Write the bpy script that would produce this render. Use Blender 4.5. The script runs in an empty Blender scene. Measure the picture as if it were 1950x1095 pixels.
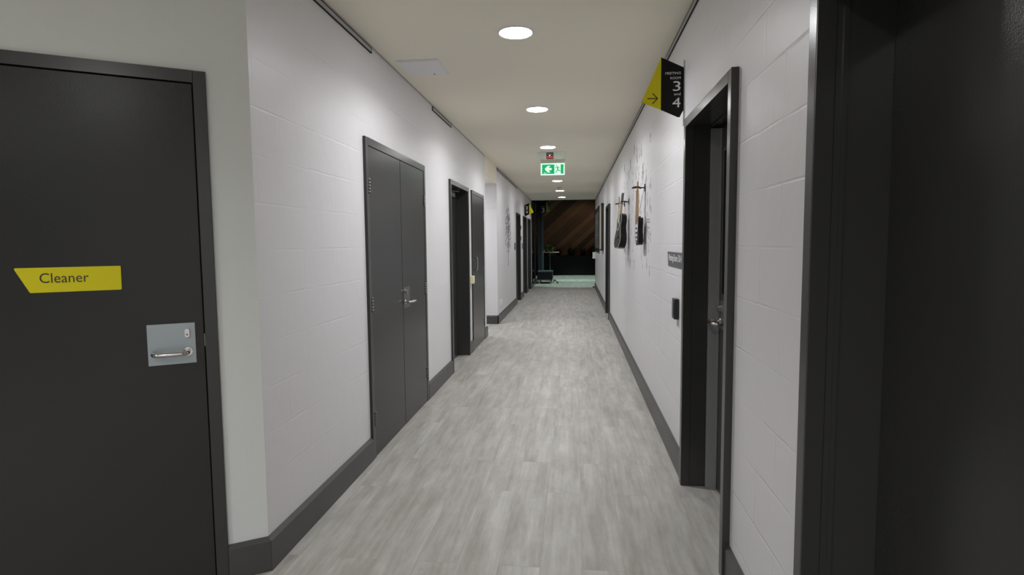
import bpy, bmesh, math, random
from mathutils import Vector, Matrix
random.seed(7)
S = bpy.context.scene
C = bpy.context.scene.collection
PI = math.pi

# ---------------------------------------------------------------- camera
F_PX, YAW, PITCH, ROLL, EYE = 1106.7, 0.10715, 0.07747, -0.00878, 1.42
cam_d = bpy.data.cameras.new('camera'); cam = bpy.data.objects.new('camera', cam_d); C.objects.link(cam)
cam_d.sensor_fit = 'HORIZONTAL'; cam_d.sensor_width = 36.0; cam_d.lens = F_PX * 36.0 / 1950.0
cam_d.clip_start = 0.02; cam_d.clip_end = 200
fw = Vector((-math.sin(YAW) * math.cos(PITCH), math.cos(YAW) * math.cos(PITCH), -math.sin(PITCH)))
rt = Vector((math.cos(YAW), math.sin(YAW), 0)); up = rt.cross(fw)
rt2 = rt * math.cos(ROLL) + up * math.sin(ROLL); up2 = -rt * math.sin(ROLL) + up * math.cos(ROLL)
cam.matrix_world = Matrix(((rt2.x, up2.x, -fw.x, 0), (rt2.y, up2.y, -fw.y, 0), (rt2.z, up2.z, -fw.z, EYE), (0, 0, 0, 1)))
S.camera = cam

# ---------------------------------------------------------------- world, exposure
w = bpy.data.worlds.new('world'); S.world = w; w.use_nodes = True
w.node_tree.nodes['Background'].inputs[0].default_value = (0.7, 0.8, 0.85, 1)
w.node_tree.nodes['Background'].inputs[1].default_value = 0.01
S.view_settings.view_transform = 'Standard'; S.view_settings.look = 'None'
S.view_settings.gamma = 1.0; S.view_settings.use_curve_mapping = False
S.view_settings.exposure = 0.0
S.cycles.use_denoising = True
S.cycles.sample_clamp_indirect = 12.0
LAMP_W = 16.6          # watts of a corridor downlight
LAMP_NEAR_W = 25.5     # watts of a downlight in the hall behind the camera
BEAM = math.radians(150)
ZC = 2.715             # corridor ceiling height

# unseen lobby spots added for the teal floor glow (housings built with the lobby)
def spot(name, loc, power, angle, col, parent=None):
    d = bpy.data.lights.new(name, 'SPOT'); d.energy = power; d.spot_size = math.radians(angle); d.spot_blend = 0.4
    d.shadow_soft_size = 0.06; d.color = col
    o = bpy.data.objects.new(name, d); o.location = loc; C.objects.link(o)
    return o
ADDED_SPOTS = [(0.1, 20.2), (0.1, 23.0)]
for x_, y_ in ADDED_SPOTS:
    spot('added_lobby_spot', (x_, y_, 3.54), 420, 66, (0.72, 1.0, 0.9))
spot('added_lobby_spot', (0.5, 24.3, 3.54), 11, 150, (1.0, 0.72, 0.5))  # unseen warm lamp added to brighten the timber wall

# ---------------------------------------------------------------- materials
def newmat(name):
    m = bpy.data.materials.new(name); m.use_nodes = True
    return m, m.node_tree.nodes, m.node_tree.links, m.node_tree.nodes['Principled BSDF']
def plain(name, col, rough=0.5, metal=0.0, spec=0.5, emit=None, es=0.0, bump=None, coat=0.0):
    m, n, l, b = newmat(name)
    b.inputs['Base Color'].default_value = (*col, 1); b.inputs['Roughness'].default_value = rough
    b.inputs['Metallic'].default_value = metal; b.inputs['Specular IOR Level'].default_value = spec
    b.inputs['Coat Weight'].default_value = coat
    if emit:
        b.inputs['Emission Color'].default_value = (*emit, 1); b.inputs['Emission Strength'].default_value = es
    if bump:
        tc = n.new('ShaderNodeTexCoord'); nz = n.new('ShaderNodeTexNoise'); nz.inputs['Scale'].default_value = bump[0]
        nz.inputs['Detail'].default_value = 3
        bp = n.new('ShaderNodeBump'); bp.inputs['Strength'].default_value = bump[1]; bp.inputs['Distance'].default_value = bump[2]
        l.new(tc.outputs['Object'], nz.inputs['Vector']); l.new(nz.outputs['Fac'], bp.inputs['Height']); l.new(bp.outputs['Normal'], b.inputs['Normal'])
    return m

def block_wall(name, col, phase, joint=1.0, rough=0.38):
    """painted concrete blockwork, 400 x 200 mm, joints partly filled by paint"""
    m, n, l, b = newmat(name)
    tc = n.new('ShaderNodeTexCoord')
    mp = n.new('ShaderNodeMapping'); mp.inputs['Location'].default_value = (phase, 0, 0); l.new(tc.outputs['UV'], mp.inputs['Vector'])
    # slight waviness of the joints
    nw = n.new('ShaderNodeTexNoise'); nw.inputs['Scale'].default_value = 9; l.new(mp.outputs['Vector'], nw.inputs['Vector'])
    vs = n.new('ShaderNodeVectorMath'); vs.operation = 'MULTIPLY_ADD'; vs.inputs[1].default_value = (0.008,) * 3
    l.new(nw.outputs['Color'], vs.inputs[0]); l.new(mp.outputs['Vector'], vs.inputs[2])
    br = n.new('ShaderNodeTexBrick'); br.offset = 0.5; br.inputs['Scale'].default_value = 1.0
    br.inputs['Brick Width'].default_value = 0.4; br.inputs['Row Height'].default_value = 0.2
    br.inputs['Mortar Size'].default_value = 0.0065; br.inputs['Mortar Smooth'].default_value = 0.9
    br.inputs['Color1'].default_value = (0.45,) * 3 + (1,); br.inputs['Color2'].default_value = (0.55,) * 3 + (1,)
    l.new(vs.outputs['Vector'], br.inputs['Vector'])
    fade = n.new('ShaderNodeTexNoise'); fade.inputs['Scale'].default_value = 2.3; l.new(mp.outputs['Vector'], fade.inputs['Vector'])
    fr = n.new('ShaderNodeMapRange'); fr.inputs['From Min'].default_value = 0.40; fr.inputs['From Max'].default_value = 0.66
    fr.inputs['To Min'].default_value = 0.12
    l.new(fade.outputs['Fac'], fr.inputs['Value'])
    mu = n.new('ShaderNodeMath'); mu.operation = 'MULTIPLY'; l.new(br.outputs['Fac'], mu.inputs[0]); l.new(fr.outputs['Result'], mu.inputs[1])
    inv = n.new('ShaderNodeMath'); inv.operation = 'MULTIPLY'; inv.inputs[1].default_value = -1.0; l.new(mu.outputs[0], inv.inputs[0])
    bp = n.new('ShaderNodeBump'); bp.inputs['Strength'].default_value = 0.55 * joint; bp.inputs['Distance'].default_value = 0.0035
    l.new(inv.outputs[0], bp.inputs['Height'])
    pe = n.new('ShaderNodeTexNoise'); pe.inputs['Scale'].default_value = 210; pe.inputs['Detail'].default_value = 2
    l.new(tc.outputs['Object'], pe.inputs['Vector'])
    bp2 = n.new('ShaderNodeBump'); bp2.inputs['Strength'].default_value = 0.3; bp2.inputs['Distance'].default_value = 0.0012
    l.new(pe.outputs['Fac'], bp2.inputs['Height']); l.new(bp.outputs['Normal'], bp2.inputs['Normal'])
    lf = n.new('ShaderNodeTexNoise'); lf.inputs['Scale'].default_value = 5; l.new(mp.outputs['Vector'], lf.inputs['Vector'])
    bp3 = n.new('ShaderNodeBump'); bp3.inputs['Strength'].default_value = 0.3; bp3.inputs['Distance'].default_value = 0.01
    l.new(lf.outputs['Fac'], bp3.inputs['Height']); l.new(bp2.outputs['Normal'], bp3.inputs['Normal'])
    l.new(bp3.outputs['Normal'], b.inputs['Normal'])
    # faint grime so that the paint is not one flat tone
    gr = n.new('ShaderNodeTexNoise'); gr.inputs['Scale'].default_value = 1.1; gr.inputs['Detail'].default_value = 5
    l.new(mp.outputs['Vector'], gr.inputs['Vector'])
    mx = n.new('ShaderNodeMix'); mx.data_type = 'RGBA'
    mx.inputs['A'].default_value = (*[c * 0.95 for c in col], 1); mx.inputs['B'].default_value = (*col, 1)
    l.new(gr.outputs['Fac'], mx.inputs['Factor']); l.new(mx.outputs['Result'], b.inputs['Base Color'])
    b.inputs['Roughness'].default_value = rough; b.inputs['Specular IOR Level'].default_value = 0.45
    return m

M = {}
M['wall_l'] = block_wall('painted_blockwork_left', (0.72, 0.71, 0.72), -2.553, 0.6)
M['wall_r'] = block_wall('painted_blockwork_right', (0.72, 0.71, 0.72), -1.908, 0.95)
M['wall_c'] = block_wall('painted_blockwork_cleaner', (0.68, 0.70, 0.675), 0.13, 0.25)
M['hall'] = plain('hall_paint', (0.22, 0.23, 0.22), 0.7)
M['ceiling'] = plain('ceiling_paint', (0.90, 0.845, 0.71), 0.6, bump=(60, 0.1, 0.001))
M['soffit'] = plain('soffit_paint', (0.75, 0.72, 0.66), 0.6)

def dark_paint(name, col, rough, chips=False, spec=0.5, peel=(230, 0.3)):
    m, n, l, b = newmat(name)
    tc = n.new('ShaderNodeTexCoord')
    nz = n.new('ShaderNodeTexNoise'); nz.inputs['Scale'].default_value = peel[0]; nz.inputs['Detail'].default_value = 1
    l.new(tc.outputs['Object'], nz.inputs['Vector'])
    bp = n.new('ShaderNodeBump'); bp.inputs['Strength'].default_value = peel[1]; bp.inputs['Distance'].default_value = 0.0009
    l.new(nz.outputs['Fac'], bp.inputs['Height']); l.new(bp.outputs['Normal'], b.inputs['Normal'])
    b.inputs['Roughness'].default_value = rough; b.inputs['Base Color'].default_value = (*col, 1)
    b.inputs['Specular IOR Level'].default_value = spec
    if chips:
        n2 = n.new('ShaderNodeTexNoise'); n2.inputs['Scale'].default_value = 34; n2.inputs['Detail'].default_value = 4
        l.new(tc.outputs['Object'], n2.inputs['Vector'])
        mr = n.new('ShaderNodeMapRange'); mr.inputs['From Min'].default_value = 0.735; mr.inputs['From Max'].default_value = 0.76
        l.new(n2.outputs['Fac'], mr.inputs['Value'])
        mx = n.new('ShaderNodeMix'); mx.data_type = 'RGBA'; mx.inputs['A'].default_value = (*col, 1); mx.inputs['B'].default_value = (0.4, 0.4, 0.4, 1)
        l.new(mr.outputs['Result'], mx.inputs['Factor']); l.new(mx.outputs['Result'], b.inputs['Base Color'])
    return m
M['dark'] = dark_paint('charcoal_gloss_paint', (0.031, 0.031, 0.030), 0.25, spec=0.24)
M['frame'] = dark_paint('charcoal_frame_paint', (0.040, 0.040, 0.039), 0.25, spec=0.42, peel=(420, 0.06))
M['base'] = dark_paint('charcoal_skirting_paint', (0.058, 0.057, 0.056), 0.38, True)
M['strip'] = dark_paint('worn_grey_rebate', (0.26, 0.26, 0.265), 0.35)
M['closer'] = plain('dark_closer', (0.03, 0.035, 0.037), 0.4)
M['black'] = plain('black_plastic', (0.012, 0.012, 0.013), 0.35)
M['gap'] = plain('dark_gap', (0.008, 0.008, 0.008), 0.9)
M['steel'] = plain('brushed_steel', (0.62, 0.60, 0.58), 0.22, 1.0, bump=(180, 0.05, 0.0005))
M['plate'] = plain('satin_lock_plate', (0.36, 0.40, 0.42), 0.42, 0.75)
M['plate2'] = plain('grey_lock_plate', (0.10, 0.10, 0.10), 0.35, 0.3)
M['yellow_dim'] = plain('dimmed_yellow_panel', (0.30, 0.33, 0.07), 0.6, spec=0.2)  # sign yellow with the dim lobby light darkened into its colour
M['hinge'] = plain('hinge_metal', (0.18, 0.18, 0.18), 0.35, 0.8)
M['yellow'] = plain('yellow_sign', (0.70, 0.62, 0.012), 0.5, spec=0.2)
M['yedge'] = plain('yellow_sign_edge', (0.72, 0.70, 0.10), 0.4)
M['sblack'] = plain('black_sign', (0.005, 0.005, 0.005), 0.5, spec=0.2)
M['sgrey'] = plain('grey_plaque', (0.10, 0.10, 0.105), 0.45)
M['swhite'] = plain('white_lettering', (0.8, 0.8, 0.8), 0.5)
M['sink'] = plain('dark_lettering', (0.03, 0.028, 0.01), 0.5)
M['white'] = plain('white_plastic', (0.8, 0.8, 0.78), 0.4)
M['hatch'] = plain('white_hatch_panel', (0.85, 0.83, 0.84), 0.5)
M['cream'] = plain('cream_plastic', (0.75, 0.70, 0.45), 0.45)
M['trim'] = plain('white_lamp_trim', (0.85, 0.85, 0.84), 0.4)
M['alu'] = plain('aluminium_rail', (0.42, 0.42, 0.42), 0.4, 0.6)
M['rail'] = plain('grey_rail', (0.42, 0.41, 0.40), 0.5)
M['lamp'] = plain('lamp_diffuser', (1, 1, 1), 0.5, emit=(0.97, 0.97, 1.0), es=74.0)
M['lamp_far'] = plain('lamp_diffuser_far', (1, 1, 1), 0.5, emit=(0.97, 0.97, 1.0), es=54.0)
M['lamp_hall'] = plain('lamp_diffuser_hall', (1, 1, 1), 0.5, emit=(0.97, 0.97, 1.0), es=145.0)
M['exit_green'] = plain('exit_green', (0.0, 0.35, 0.12), 0.4, emit=(0.005, 0.55, 0.16), es=0.6)
M['exit_white'] = plain('exit_white', (0.8, 0.9, 0.85), 0.4, emit=(0.70, 1.0, 0.85), es=0.8)
M['exit_case'] = plain('exit_case', (0.80, 0.78, 0.68), 0.5)
M['red'] = plain('red_lens', (0.22, 0.006, 0.008), 0.5, emit=(0.5, 0.01, 0.02), es=0.15)
M['led'] = plain('led', (1, 1, 1), 0.4, emit=(1, 0.95, 0.95), es=3)
M['vglass'] = plain('dark_vision_glass', (0.006, 0.006, 0.007), 0.08)
M['decal'] = plain('grey_vinyl_decal', (0.11, 0.11, 0.12), 0.5)
M['decal_lt'] = plain('pale_vinyl_decal', (0.30, 0.30, 0.31), 0.5)
M['gblack'] = plain('black_lacquer', (0.005, 0.005, 0.007), 0.25, spec=0.22)
M['gtop'] = plain('black_guitar_top', (0.005, 0.005, 0.005), 0.3, spec=0.1)
M['maple'] = plain('maple_neck', (0.50, 0.34, 0.20), 0.4)
M['bind'] = plain('cream_binding', (0.62, 0.58, 0.42), 0.4)
M['pick'] = plain('white_pickguard', (0.85, 0.85, 0.85), 0.25)
M['ghead'] = plain('dark_headstock', (0.05, 0.055, 0.055), 0.3)
M['otto'] = plain('charcoal_fabric', (0.010, 0.012, 0.014), 0.9, bump=(400, 0.3, 0.002))
M['ottotop'] = plain('slate_fabric', (0.030, 0.042, 0.048), 0.85, bump=(400, 0.3, 0.002))
M['leg'] = plain('pale_leg', (0.42, 0.42, 0.40), 0.4)
M['leaf'] = plain('green_leaf', (0.16, 0.38, 0.06), 0.45)
M['dleaf'] = plain('dark_green_leaf', (0.010, 0.022, 0.008), 0.6)
M['pot'] = plain('concrete_pot', (0.30, 0.33, 0.31), 0.8)
M['navy'] = plain('black_panel', (0.002, 0.0025, 0.0035), 0.6, spec=0.3)
M['lobbydark'] = plain('lobby_dark_paint', (0.02, 0.02, 0.021), 0.7)
M['mullion'] = plain('blue_grey_mullion', (0.09, 0.12, 0.14), 0.35, 0.3)

def glass_mat():
    m, n, l, b = newmat('smoked_glass')
    n.remove(b)
    gl = n.new('ShaderNodeBsdfGlossy'); gl.inputs['Roughness'].default_value = 0.04; gl.inputs['Color'].default_value = (0.75, 0.8, 0.85, 1)
    tr = n.new('ShaderNodeBsdfTransparent'); tr.inputs['Color'].default_value = (0.25, 0.27, 0.28, 1)
    fr = n.new('ShaderNodeFresnel'); fr.inputs['IOR'].default_value = 1.35
    mx = n.new('ShaderNodeMixShader'); l.new(fr.outputs[0], mx.inputs[0]); l.new(tr.outputs[0], mx.inputs[1]); l.new(gl.outputs[0], mx.inputs[2])
    l.new(mx.outputs[0], n['Material Output'].inputs['Surface'])
    return m
M['glass'] = glass_mat()

def floor_mat():
    m, n, l, b = newmat('grey_oak_vinyl_planks')
    tc = n.new('ShaderNodeTexCoord'); sp = n.new('ShaderNodeSeparateXYZ'); l.new(tc.outputs['Object'], sp.inputs[0])
    ax = n.new('ShaderNodeMath'); ax.operation = 'ADD'; ax.inputs[1].default_value = 0.150 + 0.184 * 40; l.new(sp.outputs['X'], ax.inputs[0])
    cb = n.new('ShaderNodeCombineXYZ'); l.new(sp.outputs['Y'], cb.inputs['X']); l.new(ax.outputs[0], cb.inputs['Y'])
    br = n.new('ShaderNodeTexBrick'); br.offset = 0.37; br.offset_frequency = 2; br.inputs['Scale'].default_value = 1
    br.inputs['Brick Width'].default_value = 1.22; br.inputs['Row Height'].default_value = 0.184
    br.inputs['Mortar Size'].default_value = 0.0011; br.inputs['Mortar Smooth'].default_value = 0.3
    br.inputs['Color1'].default_value = (0, 0, 0, 1); br.inputs['Color2'].default_value = (1, 1, 1, 1); br.inputs['Mortar'].default_value = (0.5, 0.5, 0.5, 1)
    l.new(cb.outputs[0], br.inputs['Vector'])
    # per-plank shift of the grain
    sh = n.new('ShaderNodeVectorMath'); sh.operation = 'MULTIPLY_ADD'; sh.inputs[1].default_value = (7.0, 3.0, 0)
    l.new(br.outputs['Color'], sh.inputs[0]); l.new(cb.outputs[0], sh.inputs[2])
    m1 = n.new('ShaderNodeMapping'); m1.inputs['Scale'].default_value = (1.3, 11, 1); l.new(sh.outputs[0], m1.inputs[0])
    n1 = n.new('ShaderNodeTexNoise'); n1.inputs['Scale'].default_value = 1.0; n1.inputs['Detail'].default_value = 6; n1.inputs['Roughness'].default_value = 0.62
    l.new(m1.outputs[0], n1.inputs['Vector'])
    m2 = n.new('ShaderNodeMapping'); m2.inputs['Scale'].default_value = (3, 45, 1); l.new(sh.outputs[0], m2.inputs[0])
    n2 = n.new('ShaderNodeTexNoise'); n2.inputs['Scale'].default_value = 1.0; n2.inputs['Detail'].default_value = 5
    l.new(m2.outputs[0], n2.inputs['Vector'])
    m3 = n.new('ShaderNodeMapping'); m3.inputs['Scale'].default_value = (4, 9, 1); l.new(sh.outputs[0], m3.inputs[0])
    n3 = n.new('ShaderNodeTexNoise'); n3.inputs['Scale'].default_value = 1.0; n3.inputs['Detail'].default_value = 6; n3.inputs['Roughness'].default_value = 0.7
    l.new(m3.outputs[0], n3.inputs['Vector'])
    a1 = n.new('ShaderNodeMath'); a1.operation = 'MULTIPLY'; a1.inputs[1].default_value = 0.50; l.new(n1.outputs['Fac'], a1.inputs[0])
    a2 = n.new('ShaderNodeMath'); a2.operation = 'MULTIPLY_ADD'; a2.inputs[1].default_value = 0.17; l.new(n2.outputs['Fac'], a2.inputs[0]); l.new(a1.outputs[0], a2.inputs[2])
    a3 = n.new('ShaderNodeMath'); a3.operation = 'MULTIPLY_ADD'; a3.inputs[1].default_value = 0.30; l.new(n3.outputs['Fac'], a3.inputs[0]); l.new(a2.outputs[0], a3.inputs[2])
    sc = n.new('ShaderNodeSeparateColor'); l.new(br.outputs['Color'], sc.inputs[0])
    a4 = n.new('ShaderNodeMath'); a4.operation = 'MULTIPLY_ADD'; a4.inputs[1].default_value = 0.035; l.new(sc.outputs[0], a4.inputs[0]); l.new(a3.outputs[0], a4.inputs[2])
    rp = n.new('ShaderNodeValToRGB'); e = rp.color_ramp.elements
    e[0].position = 0.38; e[0].color = (0.26, 0.246, 0.213, 1); e[1].position = 0.63; e[1].color = (0.46, 0.452, 0.42, 1)
    k = rp.color_ramp.elements.new(0.51); k.color = (0.352, 0.343, 0.315, 1)
    l.new(a4.outputs[0], rp.inputs[0])
    dk = n.new('ShaderNodeMix'); dk.data_type = 'RGBA'; dk.inputs['B'].default_value = (0.22, 0.21, 0.19, 1)
    df = n.new('ShaderNodeMath'); df.operation = 'MULTIPLY'; df.inputs[1].default_value = 0.55; l.new(br.outputs['Fac'], df.inputs[0])
    l.new(df.outputs[0], dk.inputs['Factor']); l.new(rp.outputs[0], dk.inputs['A']); l.new(dk.outputs['Result'], b.inputs['Base Color'])
    bp = n.new('ShaderNodeBump'); bp.inputs['Strength'].default_value = 0.15; bp.inputs['Distance'].default_value = 0.001
    l.new(n2.outputs['Fac'], bp.inputs['Height']); l.new(bp.outputs['Normal'], b.inputs['Normal'])
    b.inputs['Roughness'].default_value = 0.47; b.inputs['Specular IOR Level'].default_value = 0.4
    return m
M['floor'] = floor_mat()

def timber_mat():
    """dark timber feature wall: wide diagonal boards in several browns"""
    m, n, l, b = newmat('diagonal_timber_wall')
    tc = n.new('ShaderNodeTexCoord'); mp = n.new('ShaderNodeMapping'); mp.inputs['Rotation'].default_value = (0, math.radians(42), 0)
    l.new(tc.outputs['Object'], mp.inputs[0])
    sp = n.new('ShaderNodeSeparateXYZ'); l.new(mp.outputs[0], sp.inputs[0])
    cb = n.new('ShaderNodeCombineXYZ'); l.new(sp.outputs['X'], cb.inputs['X']); l.new(sp.outputs['Z'], cb.inputs['Y'])
    br = n.new('ShaderNodeTexBrick'); br.inputs['Brick Width'].default_value = 9.0; br.inputs['Row Height'].default_value = 0.21
    br.inputs['Mortar Size'].default_value = 0.003; br.inputs['Scale'].default_value = 1
    br.inputs['Color1'].default_value = (0.10, 0.055, 0.036, 1); br.inputs['Color2'].default_value = (0.52, 0.27, 0.15, 1); br.inputs['Mortar'].default_value = (0.01, 0.008, 0.006, 1)
    l.new(cb.outputs[0], br.inputs['Vector'])
    n1 = n.new('ShaderNodeTexNoise'); n1.inputs['Scale'].default_value = 4
    l.new(cb.outputs[0], n1.inputs['Vector'])
    mx = n.new('ShaderNodeMix'); mx.data_type = 'RGBA'; mx.blend_type = 'MULTIPLY'; mx.inputs['Factor'].default_value = 0.5
    l.new(br.outputs['Color'], mx.inputs['A']); l.new(n1.outputs['Color'], mx.inputs['B']); l.new(mx.outputs['Result'], b.inputs['Base Color'])
    b.inputs['Roughness'].default_value = 0.6
    return m
M['timber'] = timber_mat()

# ---------------------------------------------------------------- geometry helpers
class Frame:
    """local (u along, n out of the surface, z up) -> world"""
    def __init__(s, o, eu, en): s.o = Vector(o); s.eu = Vector(eu); s.en = Vector(en)
    def p(s, u, n, z): return s.o + s.eu * u + s.en * n + Vector((0, 0, z))
FL = Frame((-1.33, 0, 0), (0, 1, 0), (1, 0, 0))
FR = Frame((0.644, 0, 0), (0, 1, 0), (-1, 0, 0))
A33 = math.radians(33)
CORNER = (-1.33, 2.32)
FC = Frame((*CORNER, 0), (-math.cos(A33), -math.sin(A33), 0), (math.sin(A33), -math.cos(A33), 0))
FW = Frame((0, 0, 0), (1, 0, 0), (0, 1, 0))

class MB:
    def __init__(s, fr=FW): s.bm = bmesh.new(); s.fr = fr; s.uv = s.bm.loops.layers.uv.new('UVMap')
    def _face(s, vs, raw):
        try: f = s.bm.faces.new(vs)
        except ValueError: return None
        for lp, r in zip(f.loops, raw): lp[s.uv].uv = (r[0] + r[1], r[2])
        return f
    def hull(s, bottom, top):
        """prism between two equal point lists (u,n,z)"""
        b = [s.bm.verts.new(s.fr.p(*q)) for q in bottom]; t = [s.bm.verts.new(s.fr.p(*q)) for q in top]
        k = len(b)
        fs = [s._face(b[::-1], bottom[::-1]), s._face(t, top)]
        for i in range(k):
            j = (i + 1) % k
            fs.append(s._face([b[i], b[j], t[j], t[i]], [bottom[i], bottom[j], top[j], top[i]]))
        return [f for f in fs if f]
    def box(s, u0, u1, n0, n1, z0, z1, bev=0.0, seg=2):
        q = lambda z: [(u0, n0, z), (u1, n0, z), (u1, n1, z), (u0, n1, z)]
        fs = s.hull(q(z0), q(z1))
        if bev:
            es = list({e for f in fs for e in f.edges})
            bmesh.ops.bevel(s.bm, geom=es, offset=bev, segments=seg, profile=0.5, affect='EDGES')
        return s
    def plate(s, poly, n0, n1):
        """polygon in (u,z) extruded between n0 and n1"""
        s.hull([(u, n0, z) for u, z in poly], [(u, n1, z) for u, z in poly]); return s
    def plate_y(s, poly, y0, y1):
        """polygon in (x,z), extruded along y (world frame)"""
        s.hull([(x, y0, z) for x, z in poly], [(x, y1, z) for x, z in poly]); return s
    def slab(s, poly, z0, z1):
        s.hull([(u, n, z0) for u, n in poly], [(u, n, z1) for u, n in poly]); return s
    def tube(s, pts, r, seg=10, closed=False):
        P = [s.fr.p(*q) for q in pts]; rr = r if isinstance(r, (list, tuple)) else [r] * len(P)
        rings = []; prev = None; N = len(P)
        for i in range(N):
            if closed: t = P[(i + 1) % N] - P[i - 1]
            else: t = P[min(i + 1, N - 1)] - P[max(i - 1, 0)]
            t.normalize()
            if prev is None:
                a = Vector((0, 0, 1)) if abs(t.z) < 0.9 else Vector((1, 0, 0)); x = a.cross(t).normalized()
            else: x = (prev - t * prev.dot(t)).normalized()
            prev = x; y = t.cross(x)
            rings.append([s.bm.verts.new(P[i] + (x * math.cos(k * 2 * PI / seg) + y * math.sin(k * 2 * PI / seg)) * rr[i]) for k in range(seg)])
        M_ = N if closed else N - 1
        for i in range(M_):
            a, b = rings[i], rings[(i + 1) % N]
            for k in range(seg):
                f = s.bm.faces.new([a[k], a[(k + 1) % seg], b[(k + 1) % seg], b[k]]); f.smooth = True
        if not closed:
            s.bm.faces.new(rings[0][::-1]); s.bm.faces.new(rings[-1])
        return s
    def lathe(s, cx, cy, prof, seg=32, smooth=True):
        """profile [(r,z)...] about a vertical axis (frame coords)"""
        rings = []
        for r, z in prof:
            rings.append([s.bm.verts.new(s.fr.p(cx + r * math.cos(k * 2 * PI / seg), cy + r * math.sin(k * 2 * PI / seg), z)) for k in range(seg)])
        for a, b in zip(rings, rings[1:]):
            for k in range(seg):
                f = s.bm.faces.new([a[k], a[(k + 1) % seg], b[(k + 1) % seg], b[k]]); f.smooth = smooth
        s.bm.faces.new(rings[0][::-1]); s.bm.faces.new(rings[-1])
        return s
    def text(s, body, mapfn, width, height=None, depth=0.0008, align='LEFT'):
        """flat extruded lettering; mapfn(a,b,c) -> frame coords, a right, b up, c outwards"""
        cu = bpy.data.curves.new('t', 'FONT'); cu.body = body; cu.size = 1.0; cu.extrude = 0.5; cu.resolution_u = 3
        ob = bpy.data.objects.new('t', cu); C.objects.link(ob)
        bpy.context.view_layer.update()
        me = bpy.data.meshes.new_from_object(ob.evaluated_get(bpy.context.evaluated_depsgraph_get()))
        bpy.data.objects.remove(ob); bpy.data.curves.remove(cu)
        xs = [v.co.x for v in me.vertices]; ys = [v.co.y for v in me.vertices]
        x0, x1 = min(xs), max(xs); y1 = max(ys)
        k = width / (x1 - x0)
        ky = k if height is None else height / y1
        off = {'LEFT': 0, 'RIGHT': -width, 'CENTER': -width / 2}[align]
        vs = [s.bm.verts.new(s.fr.p(*mapfn((v.co.x - x0) * k + off, v.co.y * ky, (v.co.z + 0.5) * depth))) for v in me.vertices]
        for p_ in me.polygons:
            try: s.bm.faces.new([vs[i] for i in p_.vertices])
            except ValueError: pass
        bpy.data.meshes.remove(me)
        return s
    def build(s, name, mat, parent=None, origin=None, fix=True):
        if fix: bmesh.ops.recalc_face_normals(s.bm, faces=s.bm.faces[:])
        me = bpy.data.meshes.new(name)
        if parent is not None: org = ORG[parent.name_full]
        else: org = Vector(origin) if origin is not None else Vector((0, 0, 0))
        bmesh.ops.translate(s.bm, verts=s.bm.verts[:], vec=-org)
        s.bm.to_mesh(me); s.bm.free()
        me.materials.append(M[mat] if isinstance(mat, str) else mat)
        o = bpy.data.objects.new(name, me); C.objects.link(o)
        ORG[o.name_full] = org
        if parent is not None: o.parent = parent
        else: o.location = org
        return o
ORG = {}
def tag(o, label=None, cat=None, group=None, kind=None):
    if label: o['label'] = label
    if cat: o['category'] = cat
    if group: o['group'] = group
    if kind: o['kind'] = kind
    return o
def thing(name, org, label, cat, group=None, kind=None):
    o = bpy.data.objects.new(name, None); C.objects.link(o); o.location = org; o.empty_display_size = 0.1
    ORG[o.name_full] = Vector(org)
    return tag(o, label, cat, group, kind)

# ================================================================= SETTING
Y_END = 18.2; Y_BACK = -5.2
# floor and ceilings
fl = MB(); fl.box(-4.6, 5.2, Y_BACK, 26.0, -0.12, 0.0)
tag(fl.build('floor', 'floor'), 'grey wood look vinyl plank floor running down the corridor', 'floor', kind='structure')
ce = MB(); ce.box(-4.6, 1.6, Y_BACK, Y_END, ZC, ZC + 0.2)
tag(ce.build('ceiling', 'ceiling'), 'cream painted flat ceiling of the corridor', 'ceiling', kind='structure')

def wall_with_openings(fr, u0, u1, depth, ztop, openings, name, mat, label):
    m = MB(fr); cur = u0
    for a, b, zt in sorted(openings):
        m.box(cur, a, -depth, 0, 0, ztop); m.box(a, b, -depth, 0, zt, ztop); cur = b
    m.box(cur, u1, -depth, 0, 0, ztop)
    return tag(m.build(name, mat), label, 'wall', kind='structure')

# left wall, near part (openings: double door, recessed door, cupboard door)
wall_with_openings(FL, CORNER[1], 8.70, 0.25, ZC, [(3.63, 5.07, 2.08), (6.16, 7.20, 2.08), (7.49, 8.44, 2.08)], 'wall_left', 'wall_l', 'pale grey painted block wall on the left with the double door')
wall_with_openings(FL, 10.01, Y_END, 0.25, ZC, [(13.32, 14.23, 2.08), (15.12, 16.18, 2.08), (16.62, 17.62, 2.08)], 'wall_left', 'wall_l', 'pale block wall on the left beyond the side passage with tree decal')
wall_with_openings(FR, Y_BACK, Y_END, 0.25, ZC, [(0.62, 1.63, 2.08), (2.44, 3.40, 2.08), (10.66, 11.66, 2.08)], 'wall_right', 'wall_r', 'pale grey painted block wall on the right with the guitars')
wall_with_openings(FC, 0.0, 3.1, 0.25, ZC, [(0.18, 1.06, 2.08)], 'wall_front', 'wall_c', 'grey green angled wall around the cleaner door')
# passage on the left
m = MB(FL); m.box(8.70, 10.01, -0.25, 0, 2.43, ZC)
tag(m.build('trim_1', 'ceiling'), 'cream header beam above the opening of the left side passage', 'header', kind='structure')
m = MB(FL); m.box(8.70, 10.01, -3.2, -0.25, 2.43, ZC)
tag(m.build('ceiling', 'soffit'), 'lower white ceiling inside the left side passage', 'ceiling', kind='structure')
m = MB(FL); m.box(10.01, 10.2, -3.2, -0.25, 0, ZC); m.box(8.5, 8.70, -3.2, -0.25, 0, ZC); m.box(8.5, 10.2, -3.4, -3.2, 0, ZC)
tag(m.build('wall_passage', 'wall_l'), 'white side wall of the left passage facing the camera', 'wall', kind='structure')
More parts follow.
